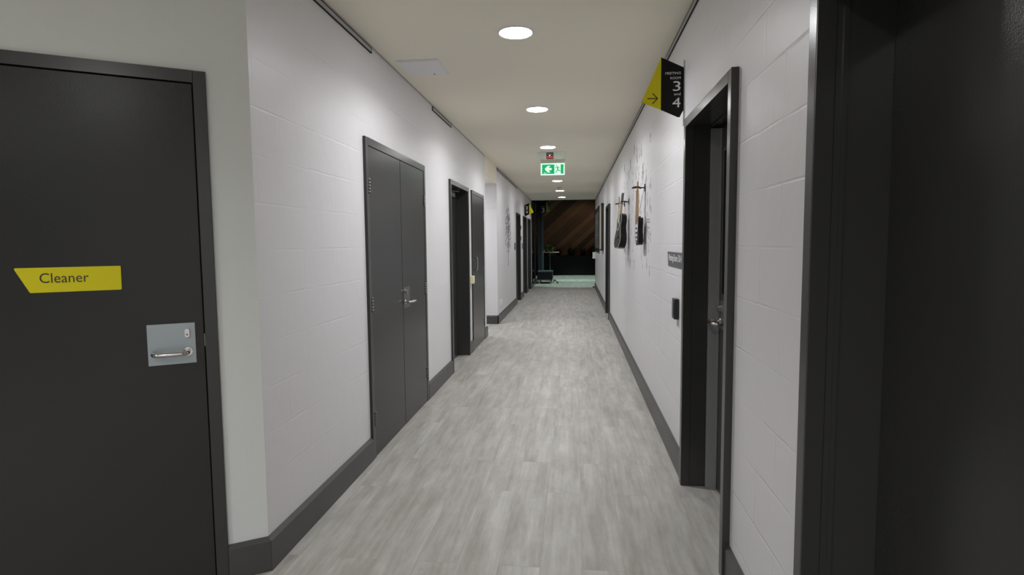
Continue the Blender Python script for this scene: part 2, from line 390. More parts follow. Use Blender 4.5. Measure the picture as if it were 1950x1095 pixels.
# enclosing walls of the near hall, behind the camera
m = MB(); m.box(-4.6, 0.7, Y_BACK - 0.2, Y_BACK, 0, ZC); m.box(-4.6, -4.4, Y_BACK, 1.0, 0, ZC)
tag(m.build('wall_back', 'hall'), 'plain wall of the hall behind the camera', 'wall', kind='structure')

# shadow gaps along the ceiling
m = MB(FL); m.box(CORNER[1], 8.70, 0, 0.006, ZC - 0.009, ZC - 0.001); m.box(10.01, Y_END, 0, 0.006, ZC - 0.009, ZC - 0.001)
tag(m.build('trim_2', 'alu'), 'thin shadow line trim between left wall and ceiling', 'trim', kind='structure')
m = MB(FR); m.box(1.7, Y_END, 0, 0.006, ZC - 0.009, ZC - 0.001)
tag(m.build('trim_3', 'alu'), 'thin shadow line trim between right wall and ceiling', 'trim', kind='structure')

def skirting(m, u0, u1):
    q = lambda u: [(u, 0, 0), (u, 0.02, 0), (u, 0.02, 0.134), (u, 0.004, 0.150), (u, 0, 0.150)]
    m.hull(q(u0), q(u1))
m = MB(FL)
for a, b in ((CORNER[1] - 0.012, 3.61), (5.09, 6.14), (7.22, 7.47), (8.46, 8.72), (9.99, 13.30), (14.25, 15.10), (16.20, 16.60), (17.64, Y_END)): skirting(m, a, b)
tag(m.build('baseboard_left', 'base'), 'charcoal skirting board along the left wall', 'baseboard', kind='structure')
m = MB(FR)
for a, b in ((1.65, 2.42), (3.42, 10.64), (11.68, Y_END)): skirting(m, a, b)
tag(m.build('baseboard_right', 'base'), 'charcoal skirting board along the right wall', 'baseboard', kind='structure')
m = MB(FC); skirting(m, -0.006, 0.158); skirting(m, 1.08, 3.1)
tag(m.build('baseboard_front', 'base'), 'charcoal skirting board beside the cleaner door', 'baseboard', kind='structure')
m = MB(); q = lambda x: [(x, 10.01, 0), (x, 9.99, 0), (x, 9.99, 0.134), (x, 10.006, 0.15), (x, 10.01, 0.15)]
m.hull(q(-4.5), q(-1.315))
tag(m.build('baseboard_passage', 'base'), 'charcoal skirting board across the side passage', 'baseboard', kind='structure')

# ================================================================= DOORS
def door_frame(fr, u0, u1, root, ztop=2.10, w=0.048, proud=0.018, depth=0.0, mat='frame'):
    m = MB(fr)
    for a, b in ((u0, u0 + w), (u1 - w, u1)): m.box(a, b, -max(depth, 0.02), proud, 0, ztop, 0.002, 1)
    m.box(u0 + w, u1 - w, -max(depth, 0.02), proud, ztop - w, ztop)
    return m.build('frame', mat, root)
def barrel_hinge(fr, u, z, parent, n=0.018, h=0.10):
    m = MB(fr)
    for k in range(5): m.tube([(u, n, z - h / 2 + k * h / 5 + 0.001), (u, n, z - h / 2 + (k + 1) * h / 5 - 0.001)], 0.0075, 10)
    m.box(u - 0.022, u + 0.022, n - 0.012, n - 0.004, z - h / 2, z + h / 2)
    return m.build('hinge', 'hinge', parent)
def lever(fr, u_post, u_end, z, n0, parent, out=0.055, r=0.0085):
    """return-to-door lever: out, along, and back in"""
    d = 1 if u_end > u_post else -1; R = 0.024
    pts = [(u_post, n0, z), (u_post, n0 + out - R, z)]
    for k in range(1, 6):
        a = k * PI / 10; pts.append((u_post + d * R * (1 - math.cos(a)), n0 + out - R + R * math.sin(a), z))
    for k in range(0, 6):
        a = k * PI / 10; pts.append((u_end - d * R + d * R * math.sin(a), n0 + out - R + R * math.cos(a), z))
    pts.append((u_end, n0 + 0.012, z))
    m = MB(fr); m.tube(pts, r, 12); m.tube([(u_post, n0 + 0.0005, z), (u_post, n0 + 0.006, z)], 0.017, 20)
    return m.build('lever_handle', 'steel', parent)
def lock_cylinder(fr, u, z, n0, parent):
    m = MB(fr)
    k = 16; poly = []
    for i in range(k):
        a = i * 2 * PI / k; poly.append((u + 0.0085 * math.cos(a), z + (0.009 if math.sin(a) >= 0 else -0.009) + 0.0085 * math.sin(a)))
    m.plate(poly, n0, n0 + 0.018)
    o = m.build('lock_cylinder', 'steel', parent)
    m = MB(fr); m.plate([(u + 0.003 * math.cos(i * PI / 5), z - 0.006 + 0.003 * math.sin(i * PI / 5)) for i in range(10)], n0 + 0.0181, n0 + 0.0186)
    m.build('keyhole', 'gap', parent)
    return o

# --- door_1: cleaner cupboard door in the angled wall
d = thing('door_1', FC.p(0.62, 0, 0), 'dark charcoal door with yellow cleaner sign and square lock plate', 'door', kind='structure')
door_frame(FC, 0.158, 1.08, d, 2.105, 0.047, 0.016)
m = MB(FC); m.box(0.2085, 1.030, -0.035, 0.008, 0.008, 2.0535, 0.0015, 1); lf = m.build('leaf', 'dark', d)
m = MB(FC); m.box(0.205, 1.033, -0.04, -0.034, 0.0, 2.058); m.build('door_gap', 'gap', d)
m = MB(FC); m.box(0.24, 0.406, 0.008, 0.0105, 0.946, 1.109); pl = m.build('lock_plate', 'plate', lf)
lever(FC, 0.268, 0.386, 0.994, 0.0105, lf)
lock_cylinder(FC, 0.268, 1.070, 0.0105, lf)
m = MB(FC); m.box(0.2035, 0.2085, 0.001, 0.0095, 1.01, 1.06); m.build('strike', 'hinge', d)
o = thing('door_sign', FC.p(0.64, 0.008, 1.25), 'yellow slanted plate reading Cleaner on the dark left door', 'sign')
def rounded(poly, r, seg=4):
    out = []; k = len(poly)
    for i in range(k):
        p0, p1, p2 = Vector(poly[i - 1]), Vector(poly[i]), Vector(poly[(i + 1) % k])
        a = (p0 - p1).normalized(); b = (p2 - p1).normalized(); ang = a.angle(b); t = r / math.tan(ang / 2)
        s_, e_ = p1 + a * t, p1 + b * t
        for j in range(seg + 1):
            f = j / seg; q1 = s_.lerp(p1, f); q2 = p1.lerp(e_, f); out.append(tuple(q1.lerp(q2, f)))
    return out
m = MB(FC); m.plate(rounded([(0.800, 1.343), (0.478, 1.344), (0.479, 1.253), (0.757, 1.252)], 0.005), 0.0085, 0.0115); m.build('sign_plate', 'yellow', o)
m = MB(FC); m.text('Cleaner', lambda a, b, c: (0.727 - a, 0.0116 + c, 1.287 + b), 0.147, 0.036); m.build('lettering', 'sink', o)

# --- door_2: double door, left wall
d = thing('door_2', FL.p(4.35, 0, 0), 'charcoal double door in the left wall, two closed leaves with barrel hinges', 'door', kind='structure')
door_frame(FL, 3.61, 5.09, d, 2.10, 0.05, 0.018)
m = MB(FL); m.box(3.66, 5.04, -0.045, -0.036, 0, 2.05); m.build('door_gap', 'gap', d)
m = MB(FL); m.box(3.663, 4.348, -0.035, 0.015, 0.006, 2.0475, 0.004, 2); la = m.build('leaf', 'dark', d)
m = MB(FL); m.box(4.352, 5.037, -0.035, 0.015, 0.006, 2.0475, 0.004, 2); lb = m.build('leaf', 'dark', d)
for z in (1.79, 1.02, 0.26):
    barrel_hinge(FL, 3.662, z, d); barrel_hinge(FL, 5.040, z, d)
m = MB(FL); m.box(4.365, 4.53, 0.0151, 0.0175, 0.915, 1.08); m.build('lock_plate', 'plate2', lb)
lever(FL, 4.395, 4.52, 0.965, 0.0175, lb)
lock_cylinder(FL, 4.395, 1.045, 0.0175, lb)

# --- door_3: recessed door with closer, left wall
d = thing('door_3', FL.p(6.68, 0, 0), 'dark door set deep in its frame on the left with overhead closer', 'door', kind='structure')
door_frame(FL, 6.14, 7.22, d, 2.10, 0.05, 0.022, 0.15)
m = MB(FL); m.box(6.19, 7.17, -0.17, -0.125, 0.006, 2.04); lf = m.build('leaf', 'dark', d)
m = MB(FL); m.box(6.56, 6.80, -0.125, -0.065, 1.95, 2.01, 0.006); cl = m.build('door_closer', 'closer', lf)
m = MB(FL); m.tube([(6.74, -0.09, 2.01), (6.74, -0.09, 2.03), (6.95, -0.05, 2.035), (7.10, -0.09, 2.04)], 0.008, 8); m.build('closer_arm', 'hinge', lf)
m = MB(FL); m.box(7.155, 7.17, -0.125, -0.095, 0, 2.05); m.box(6.19, 7.155, -0.125, -0.095, 2.035, 2.05); m.build('door_stop', 'frame', d)
lever(FL, 6.26, 6.37, 1.0, -0.125, lf)

# --- door_4: cupboard door with D pull
d = thing('door_4', FL.p(7.96, 0, 0), 'flush grey cupboard door on the left with steel D handle near passage', 'door', kind='structure')
door_frame(FL, 7.47, 8.46, d, 2.10, 0.045, 0.018)
m = MB(FL); m.box(7.515, 8.415, -0.045, -0.036, 0, 2.055); m.build('door_gap', 'gap', d)
m = MB(FL); m.box(7.518, 8.412, -0.035, 0.015, 0.006, 2.0525, 0.004, 2); lf = m.build('leaf', 'dark', d)
for z in (1.79, 1.02, 0.26): barrel_hinge(FL, 8.415, z, d)
m = MB(FL)
m.tube([(7.62, 0.015, 1.055), (7.62, 0.042, 1.055), (7.62, 0.05, 1.063), (7.62, 0.052, 1.075), (7.62, 0.052, 1.205), (7.62, 0.05, 1.217), (7.62, 0.042, 1.225), (7.62, 0.015, 1.225)], 0.006, 10)
m.build('pull_handle', 'steel', lf)

# --- far left recessed doors
for i, (a, b) in enumerate(((13.30, 14.25), (15.10, 16.20), (16.60, 17.64))):
    lab = ['dark recessed doorway beyond the tree decal, first past the passage', 'dark recessed doorway on the far left between its two neighbours', 'dark recessed doorway at the far left end of the corridor'][i]
    d = thing('door_%d' % (5 + i), FL.p((a + b) / 2, 0, 0), lab, 'door', kind='structure')
    door_frame(FL, a, b, d, 2.10, 0.05, 0.022, 0.15)
    m = MB(FL); m.box(a + 0.05, b - 0.05, -0.17, -0.125, 0.006, 2.04); lf = m.build('leaf', 'dark', d)
    lever(FL, a + 0.12, a + 0.23, 1.0, -0.125, lf)
    if i == 0:
        for z in (1.78, 1.52):
            barrel_hinge(FL, b - 0.02, z, d, 0.034)

# --- door_8: right, meeting room door with glass slot
d = thing('door_8', FR.p(2.92, 0, 0), 'tall charcoal right door with narrow dark glass and steel lever', 'door', kind='structure')
def deep_frame(fr, u0, u1, root, steps, ztop=2.10, w=0.05, proud=0.030, mat='frame'):
    """steel frame: face of width w, then stepped reveal; steps=[(n_from,n_to,inset)...]"""
    m = MB(fr)
    for sgn, ue in ((1, u0), (-1, u1)):
        lo, hi = sorted((ue, ue + sgn * w)); m.box(lo, hi, -0.02, proud, 0, ztop, 0.0025, 2)
        for n0, n1, ins in steps:
            lo, hi = sorted((ue + sgn * 0.02, ue + sgn * (w + ins))); m.box(lo, hi, n1, n0, 0, ztop - w)
    m.box(u0 + w, u1 - w, -0.02, proud, ztop - w, ztop, 0.0015, 1)
    for n0, n1, ins in steps: m.box(u0 + 0.02, u1 - 0.02, n1, n0, ztop - w - ins, ztop - 0.021)
    return m.build('frame', mat, root)
deep_frame(FR, 2.42, 3.42, d, [(-0.02, -0.10, 0.0), (-0.10, -0.112, 0.006), (-0.112, -0.20, 0.0)])
m = MB(FR); m.box(3.352, 3.3695, -0.157, -0.106, 0.0, 2.035); m.box(3.340, 3.3695, -0.163, -0.157, 0.0, 2.035); m.build('rebate_strip', 'strip', d)
m = MB(FR)
m.box(3.275, 3.345, -0.207, -0.164, 0.006, 2.04); m.box(2.475, 2.56, -0.207, -0.164, 0.006, 2.04)
m.box(2.56, 3.275, -0.207, -0.164, 0.006, 1.13); m.box(2.56, 3.275, -0.207, -0.164, 1.90, 2.04)
lf = m.build('leaf', 'dark', d)
m = MB(FR); m.box(2.56, 3.275, -0.190, -0.180, 1.13, 1.90); m.build('vision_panel', 'vglass', lf)
m = MB(FR); m.box(2.546, 3.289, -0.164, -0.158, 1.116, 1.13); m.box(2.546, 3.289, -0.164, -0.158, 1.90, 1.914)
m.box(3.275, 3.289, -0.164, -0.158, 1.13, 1.90); m.box(2.546, 2.56, -0.164, -0.158, 1.13, 1.90); m.build('glazing_bead', 'dark', lf)
m = MB(FR); m.box(3.20, 3.338, -0.164, -0.1615, 0.935, 1.09); m.build('lock_plate', 'plate2', lf)
lever(FR, 3.30, 3.175, 0.975, -0.1615, lf, 0.068, 0.009)
lock_cylinder(FR, 3.30, 1.045, -0.1615, lf)
m = MB(FR); m.box(2.42, 3.42, -0.35, -0.26, 0, 2.2); m.build('backing', 'gap', d)

# --- door_9: near right door (large, close to the camera)
d = thing('door_9', FR.p(1.12, 0, 0), 'large near black door and deep frame filling the right edge', 'door', kind='structure')
deep_frame(FR, 0.60, 1.65, d, [(-0.02, -0.035, 0.0), (-0.035, -0.047, 0.005), (-0.047, -0.25, 0.0)])
m = MB(FR); m.box(0.66, 1.5985, -0.205, -0.16, 0.006, 2.048, 0.001, 1); lf = m.build('leaf', 'dark', d)
m = MB(FR); m.box(0.651, 1.599, -0.25, -0.206, 0, 2.049); m.build('backing', 'gap', d)
lever(FR, 0.72, 0.83, 1.0, -0.16, lf)

# --- door_10: far right recessed door
d = thing('door_10', FR.p(11.1, 0, 0), 'narrow looking dark doorway on the right beyond the guitars', 'door', kind='structure')
door_frame(FR, 10.64, 11.68, d, 2.10, 0.05, 0.030, 0.15)
m = MB(FR); m.box(10.69, 11.63, -0.17, -0.125, 0.006, 2.04); lf = m.build('leaf', 'dark', d)
lever(FR, 11.55, 11.44, 1.0, -0.125, lf)

# ================================================================= CEILING FITTINGS
def downlight(y, label, group='round downlights along the corridor ceiling', watts=LAMP_W, x=-0.36, mat='lamp'):
    t = thing('downlight', (x, y, ZC), label, 'light', group)
    m = MB(); m.lathe(x, y, [(0.100, ZC), (0.112, ZC), (0.112, ZC - 0.003), (0.106, ZC - 0.006), (0.101, ZC - 0.004)], 40); m.build('lamp_trim', 'trim', t)
    m = MB(); m.lathe(x, y, [(0.1005, ZC - 0.0005), (0.1005, ZC - 0.005), (0.097, ZC - 0.007), (0.001, ZC - 0.0075)], 40); m.build('diffuser', mat, t)
    d = bpy.data.lights.new('downlight_light', 'AREA'); d.shape = 'DISK'; d.size = 0.19; d.energy = watts; d.spread = BEAM; d.color = (0.97, 0.975, 1.0)
    o = bpy.data.objects.new('downlight_light', d); C.objects.link(o); o.parent = t; o.location = (0, 0, -0.012)
    return t
DL = [(3.69, 'nearest and largest round downlight, near the top of the photo'), (5.79, 'second round downlight from the camera, above the ceiling middle'),
      (8.08, 'third round downlight, just in front of the red alarm beacon'), (10.30, 'round downlight hidden behind the green exit sign'),
      (12.50, 'first round downlight seen below the exit sign'), (14.90, 'round downlight between its two far neighbours beyond the exit sign'), (17.07, 'farthest round downlight at the end of the corridor ceiling')]
for y, lab in DL: downlight(y, lab, watts=LAMP_W * (1.0 if y < 9 else 0.72), mat='lamp' if y < 9 else 'lamp_far')
for x, y in ((-0.36, -0.85), (-2.6, -0.85), (-0.36, -3.0), (-2.6, -3.0)):
    downlight(y, 'round downlight in the ceiling of the hall behind the camera', 'round downlights of the hall behind the camera', LAMP_NEAR_W, x, 'lamp_hall')

t = thing('downlight', (-2.35, 9.35, 2.43), 'round downlight in the low ceiling of the side passage', 'light')
m = MB(); m.lathe(-2.35, 9.35, [(0.100, 2.43), (0.112, 2.43), (0.112, 2.427), (0.106, 2.424), (0.101, 2.426)], 40); m.build('lamp_trim', 'trim', t)
m = MB(); m.lathe(-2.35, 9.35, [(0.1005, 2.4295), (0.1005, 2.425), (0.097, 2.423), (0.001, 2.4225)], 40); m.build('diffuser', 'lamp', t)
d = bpy.data.lights.new('downlight_light', 'AREA'); d.shape = 'DISK'; d.size = 0.19; d.energy = 15; d.color = (0.95, 0.97, 1.0)
o = bpy.data.objects.new('downlight_light', d); C.objects.link(o); o.parent = t; o.location = (0, 0, -0.012)

t = thing('access_hatch', (-1.11, 4.31, ZC), 'white square access panel in the ceiling near the left wall', 'hatch')
m = MB(); m.box(-1.265, -0.952, 4.13, 4.50, ZC - 0.006, ZC, 0.002, 1); m.build('hatch_frame', 'hatch', t)
m = MB(); m.box(-1.252, -0.965, 4.143, 4.487, ZC - 0.010, ZC - 0.0061, 0.001, 1); m.build('hatch_panel', 'hatch', t)
m = MB(); m.lathe(-1.06, 4.458, [(0.008, ZC - 0.0101), (0.008, ZC - 0.0125)], 12); m.build('lock', 'hinge', t)

def rail(fr, y0, y1, label):
    t = thing('picture_rail', fr.p(y0, 0, 2.68), label, 'picture rail', 'aluminium picture hanging rails')
    m = MB(fr); m.box(y0, y1, 0.0, 0.008, 2.672, 2.695); m.build('rail_profile', 'rail', t)
    m = MB(fr); m.box(y0 + 0.002, y1 - 0.002, 0.0, 0.006, 2.665, 2.6719); m.build('rail_shade_strip', 'gap', t)  # dark strip standing in for the shadow below the rail
    m = MB(fr); m.box(y0, y1, 0.0, 0.006, 2.6951, 2.701); m.build('top_dark_strip', 'gap', t)  # flat dark strip along the top of the rail
    for e in (y0 - 0.003, y1): m = MB(fr); m.box(e, e + 0.003, 0.0, 0.010, 2.664, 2.701); m.build('end_cap', 'black', t)
    return t
rail(FL, 2.36, 3.80, 'short hanging rail high on the left wall nearest the camera')
rail(FL, 5.47, 6.30, 'short hanging rail high on the left wall above the double door')
rail(FL, 10.08, 13.6, 'hanging rail on the left wall beyond the side passage')
rail(FR, 1.2, Y_END - 0.02, 'long hanging rail running the full length of the right wall')

# exit sign
SX0, SX1, SZ0, SZ1, SY = -0.528, -0.150, 2.474, 2.657, 9.30
t = thing('exit_sign', (-0.34, SY, ZC), 'lit green exit sign with left arrow and running figure hanging from ceiling', 'exit sign')
m = MB(); m.box(-0.530, -0.125, 8.50, 9.42, ZC - 0.006, ZC, 0.002, 1); m.build('mounting_plate', 'exit_case', t)
m = MB(); m.box(-0.524, -0.150, SY - 0.012, SY + 0.05, SZ1 + 0.001, ZC - 0.007, 0.003, 1); m.build('housing', 'exit_case', t)
m = MB(); m.box(SX0, SX1, SY, SY + 0.022, SZ0, SZ1, 0.002, 1); m.build('sign_border', 'exit_white', t)
px = lambda x: SX0 + (x - 262) / (892 - 262) * (SX1 - SX0)
pz = lambda y: SZ1 - (y - 570) / (875 - 570) * (SZ1 - SZ0)
m = MB()
m.plate_y([(px(a), pz(b)) for a, b in ((298, 600), (622, 600), (622, 845), (298, 845))], SY - 0.002, SY - 0.0001)
m.build('green_panel', 'exit_green', t); m = MB()
m.plate_y([(px(a), pz(b)) for a, b in ((785, 600), (862, 600), (862, 845), (785, 845))], SY - 0.002, SY - 0.0001)
m.build('green_panel', 'exit_green', t)
m = MB(); m.plate_y([(px(a), pz(b)) for a, b in ((370, 718), (445, 636), (518, 636), (468, 691), (548, 691), (548, 746), (468, 746), (518, 805), (448, 805))], SY - 0.004, SY - 0.0021)
m.plate_y([(px(a), pz(b)) for a, b in ((345, 812), (408, 812), (408, 826), (345, 826))], SY - 0.004, SY - 0.0021)
m.build('arrow', 'exit_white', t)
m = MB()
def limb(pts, w):
    for (x0, y0), (x1, y1) in zip(pts, pts[1:]):
        dx, dy = x1 - x0, y1 - y0; L = math.hypot(dx, dy); nx, ny = -dy / L * w, dx / L * w; ex, ey = dx / L * w * .5, dy / L * w * .5
        m.plate_y([(px(a), pz(b)) for a, b in ((x0 + nx - ex, y0 + ny - ey), (x1 + nx + ex, y1 + ny + ey), (x1 - nx + ex, y1 - ny + ey), (x0 - nx - ex, y0 - ny - ey))], SY - 0.003, SY - 0.0001)
m.plate_y([(px(686 + 16 * math.cos(k * PI / 6)), pz(633 + 16 * math.sin(k * PI / 6))) for k in range(12)], SY - 0.003, SY - 0.0001)
limb([(703, 668), (712, 725)], 17); limb([(712, 725), (690, 770), (658, 814)], 11); limb([(712, 725), (738, 765), (774, 762)], 11)
limb([(700, 664), (668, 672), (646, 696)], 8); limb([(706, 664), (740, 672), (758, 702)], 8)
m.build('running_figure', 'exit_green', t)

t = thing('alarm_beacon', (-0.352, 8.55, ZC), 'small red and black alarm beacon on ceiling above the exit sign', 'alarm')
m = MB(); m.box(-0.403, -0.300, 8.52, 8.60, ZC - 0.048, ZC - 0.0065, 0.008); m.build('beacon_base', 'black', t)
m = MB(); m.box(-0.404, -0.299, 8.515, 8.605, ZC - 0.092, ZC - 0.049, 0.012, 3); m.build('beacon_lens', 'red', t)
m = MB(); m.lathe(-0.352, 8.512, [(0.006, ZC - 0.056), (0.006, ZC - 0.046)], 10); m.build('indicator_light', 'led', t)
t = thing('smoke_detector', (-0.355, 14.15, ZC), 'tiny round smoke detector between the far downlights', 'smoke detector')
m = MB(); m.lathe(-0.355, 14.0, [(0.055, ZC), (0.055, ZC - 0.012), (0.042, ZC - 0.03), (0.02, ZC - 0.042), (0.001, ZC - 0.043)], 24); m.build('detector_body', 'cream', t)
m = MB(); m.lathe(-0.355, 14.0, [(0.057, ZC - 0.0125), (0.057, ZC - 0.016)], 24); m.build('detector_ring', 'hinge', t)

# ================================================================= SIGNS
def blade_sign(y, sgn, label, zoff, lines, arrow, x_wall, name_ref=None):
    """projecting sign facing the camera. sgn=+1: wall on its right, -1: mirrored"""
    t = thing('projecting_sign', (x_wall, y, 2.15 + zoff), label, 'sign', 'black and yellow projecting room signs')
    X = lambda d: x_wall - sgn * d      # d = distance from the wall
    m = MB(); m.box(min(X(0), X(0.004)), max(X(0), X(0.004)), y - 0.012, y + 0.018, 2.10 + zoff, 2.475 + zoff); m.build('wall_bracket', 'alu', t)
    poly = [(X(0.134), 2.498 + zoff), (X(0.0045), 2.436 + zoff), (X(0.0045), 2.190 + zoff), (X(0.024), 2.150 + zoff), (X(0.034), 2.150 + zoff), (X(0.134), 2.196 + zoff)]
    m = MB(); m.plate_y(poly, y, y + 0.007); m.build('black_panel', 'sblack', t)
    m = MB(); m.plate_y([(X(0.1342), 2.498 + zoff), (X(0.246), 2.243 + zoff), (X(0.1342), 2.196 + zoff)], y, y + 0.007); yp = m.build('yellow_panel', 'yellow', t)
    m = MB(); m.plate_y([(X(0.1342), 2.500 + zoff), (X(0.248), 2.243 + zoff), (X(0.2462), 2.2432 + zoff), (X(0.1342), 2.4955 + zoff)], y - 0.0005, y + 0.0075); m.build('yellow_edge', 'yedge', yp)
    m = MB()
    right = 0.624 if sgn > 0 else None
    for body, width, hh, z, dd in lines:
        if sgn > 0: m.text(body, lambda a, b, c, z=z, dd=dd: (X(dd) + a, y - 0.0002 - c, z + zoff + b), width, hh, align='RIGHT')
        else: m.text(body, lambda a, b, c, z=z, dd=dd: (X(dd) + a, y - 0.0002 - c, z + zoff + b), width, hh, align='LEFT')
    m.build('lettering', 'swhite', t)
    m = MB(); ax, az = X(0.183), 2.262 + zoff; s2 = 1 if arrow == 'right' else -1; a_ = 0.0028
    def bar(p0, p1):
        (x0, z0), (x1, z1) = p0, p1; dx, dz = x1 - x0, z1 - z0; L = math.hypot(dx, dz); nx, nz = -dz / L * a_, dx / L * a_
        m.plate_y([(x0 + nx, z0 + nz), (x1 + nx, z1 + nz), (x1 - nx, z1 - nz), (x0 - nx, z0 - nz)], y - 0.001, y - 0.0001)
    bar((ax - 0.030 * s2, az), (ax + 0.029 * s2, az)); bar((ax, az + 0.030), (ax + 0.030 * s2, az)); bar((ax, az - 0.030), (ax + 0.030 * s2, az))
    m.build('arrow', 'sink', t)
    return t
blade_sign(3.59, 1, 'large black and yellow sign reading Meeting Room 3 and 4 above right door', 0,
           [('MEETING', 0.089, 0.0135, 2.398, 0.021), ('ROOM', 0.060, 0.0135, 2.370, 0.021), ('3', 0.043, 0.056, 2.302, 0.022), ('and', 0.038, 0.0150, 2.277, 0.021), ('4', 0.047, 0.056, 2.207, 0.021)], 'right', 0.644)
blade_sign(15.6, -1, 'black and yellow projecting sign over the far left doorways', -0.03,
           [('MEETING', 0.085, 0.014, 2.400, 0.025), ('3', 0.055, 0.055, 2.335, 0.04), ('and', 0.05, 0.02, 2.30, 0.04), ('4', 0.055, 0.055, 2.225, 0.04)], 'left', -1.33)

# sign reading 3 in the lobby (bigger blade on the glazed partition)
YS = 19.5
t = thing('lobby_sign', (-1.29, YS, 2.38), 'dim black and green yellow sign reading 3 in the dark lobby', 'sign')
m = MB(); m.box(-1.305, -1.27, YS, YS + 0.02, 2.45, 2.70); m.build('wall_bracket', 'mullion', t)
m = MB(); m.plate_y([(-1.27, 2.74), (-0.935, 2.80), (-0.935, 2.39), (-1.22, 2.33), (-1.27, 2.38)], YS, YS + 0.008); m.build('black_panel', 'sblack', t)
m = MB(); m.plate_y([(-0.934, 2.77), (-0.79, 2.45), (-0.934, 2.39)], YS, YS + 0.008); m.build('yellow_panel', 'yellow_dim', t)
m = MB(); m.text('3', lambda a, b, c: (-1.085 + a, YS - 0.0002 - c, 2.405 + b), 0.10, 0.145)
m.text('ROOM', lambda a, b, c: (-1.085 + a, YS - 0.0002 - c, 2.585 + b), 0.10, 0.022); m.build('lettering', 'swhite', t)

# plaque beside the meeting room door
def plaque(fr, u0, u1, z0, z1, label, text=None, slant=0.015):
    t = thing('room_plaque', fr.p((u0 + u1) / 2, 0, z0), label, 'plaque', None)
    m = MB(fr); m.plate([(u1 + 0.0, z1), (u1 - slant, z0), (u0, z0), (u0, z1)], 0.0005, 0.004); m.build('plaque_plate', 'sgrey', t)
    if text:
        m = MB(fr)
        if fr is FR: m.text(text, lambda a, b, c: (u1 - 0.06 - a, 0.0041 + c, z0 + 0.038 + b), (u1 - u0) * 0.80, 0.044)
        else: m.text(text, lambda a, b, c: (u0 + 0.05 + a, 0.0041 + c, z0 + 0.045 + b), (u1 - u0) * 0.75, 0.030)
        m.build('lettering', 'swhite', t)
    return t
plaque(FR, 3.52, 4.11, 1.252, 1.348, 'grey slanted plaque reading Meeting Room 3 and 4 beside right door frame', 'Meeting Room 3 & 4', 0.03)
plaque(FL, 12.92, 13.20, 1.25, 1.41, 'small dark plaque left of the first doorway past the tree decal')
plaque(FL, 14.80, 15.02, 1.25, 1.40, 'small dark plaque between the far left doorways')

t = thing('exit_button', FR.p(3.70, 0, 0.95), 'small black control box on wall under the meeting room plaque', 'switch')
m = MB(FR); m.box(3.655, 3.745, 0.0, 0.030, 0.935, 1.062, 0.004); m.build('switch_box', 'black', t)
m = MB(FR); m.box(3.675, 3.725, 0.0305, 0.034, 0.955, 1.04, 0.001, 1); m.build('switch_face', 'sgrey', t)

t = thing('key_box', FL.p(7.37, 0, 0.9), 'cream plastic box on wall between recessed door and cupboard door', 'box')
m = MB(FL); m.box(7.34, 7.43, 0.0, 0.045, 0.895, 0.995, 0.005); m.build('box_body', 'cream', t)
m = MB(FL); m.box(7.355, 7.415, 0.0455, 0.048, 0.91, 0.98, 0.001, 1); m.build('box_cover', 'white', t)
t = thing('power_outlet', FL.p(10.45, 0, 0.30), 'small white power outlet low on the wall past the passage', 'outlet')
m = MB(FL); m.box(10.36, 10.55, 0.0, 0.012, 0.27, 0.37, 0.003); m.build('outlet_plate', 'white', t)
for a in (10.40, 10.49): m = MB(FL); m.box(a, a + 0.02, 0.0121, 0.017, 0.30, 0.33); m.build('rocker_switch', 'white', t)
t = thing('wall_dispenser', FR.p(18.05, 0, 0.9), 'small white box on the far end of the right wall', 'dispenser')
m = MB(FR); m.box(17.98, 18.12, 0.0, 0.085, 0.90, 1.10, 0.012); m.build('dispenser_body', 'white', t)
m = MB(FR); m.box(18.0, 18.10, 0.0855, 0.09, 0.91, 0.95, 0.002, 1); m.build('dispenser_button', 'white', t)
m = MB(); m.lathe(0.59, 18.05, [(0.022, 0.0), (0.022, 0.012), (0.018, 0.05), (0.014, 0.056), (0.001, 0.057)], 20)
tag(m.build('door_stop', 'black', origin=(0.59, 18.05, 0)), 'small black floor stop at the far right skirting end', 'door stop')

# ================================================================= FAR RIGHT FRAMES
t = thing('notice_board', FR.p(16.5, 0, 1.14), 'large black framed board near the far end of the right wall', 'notice board')
m = MB(FR); bw = 0.09
m.box(15.05, 18.0, 0.0, 0.03, 1.15, 1.15 + bw); m.box(15.05, 18.0, 0.0, 0.03, 2.33 - bw, 2.33)
m.box(15.05, 15.05 + bw, 0.0, 0.03, 1.15 + bw, 2.33 - bw); m.box(18.0 - bw, 18.0, 0.0, 0.03, 1.15 + bw, 2.33 - bw); m.build('board_frame', 'black', t)
m = MB(FR); m.box(15.14, 17.91, 0.0, 0.015, 1.24, 2.24); m.build('board_panel', 'sgrey', t)
m = MB(FR)
for (a, b, c_, d_) in ((15.4, 15.75, 1.58, 1.62), (16.3, 16.7, 1.58, 1.63), (17.2, 17.55, 1.58, 1.62), (15.4, 15.8, 1.92, 1.96), (16.4, 16.9, 1.92, 1.97), (17.3, 17.6, 2.14, 2.2), (15.3, 15.6, 2.12, 2.18), (15.4, 15.7, 1.27, 1.34)):
    m = MB(FR); m.box(a, b, 0.0151, 0.017, c_, d_); m.build('pinned_note', 'alu', t)
t = thing('wall_picture', FR.p(13.35, 0, 1.2), 'deep black edged pale picture between the board and right doorway', 'picture')
m = MB(FR); m.box(12.95, 13.75, 0.0, 0.058, 1.22, 2.26, 0.004, 1); m.build('picture_frame', 'black', t)
m = MB(FR); m.box(12.98, 13.72, 0.0585, 0.061, 1.25, 2.23); m.build('picture_sheet', 'bind', t)

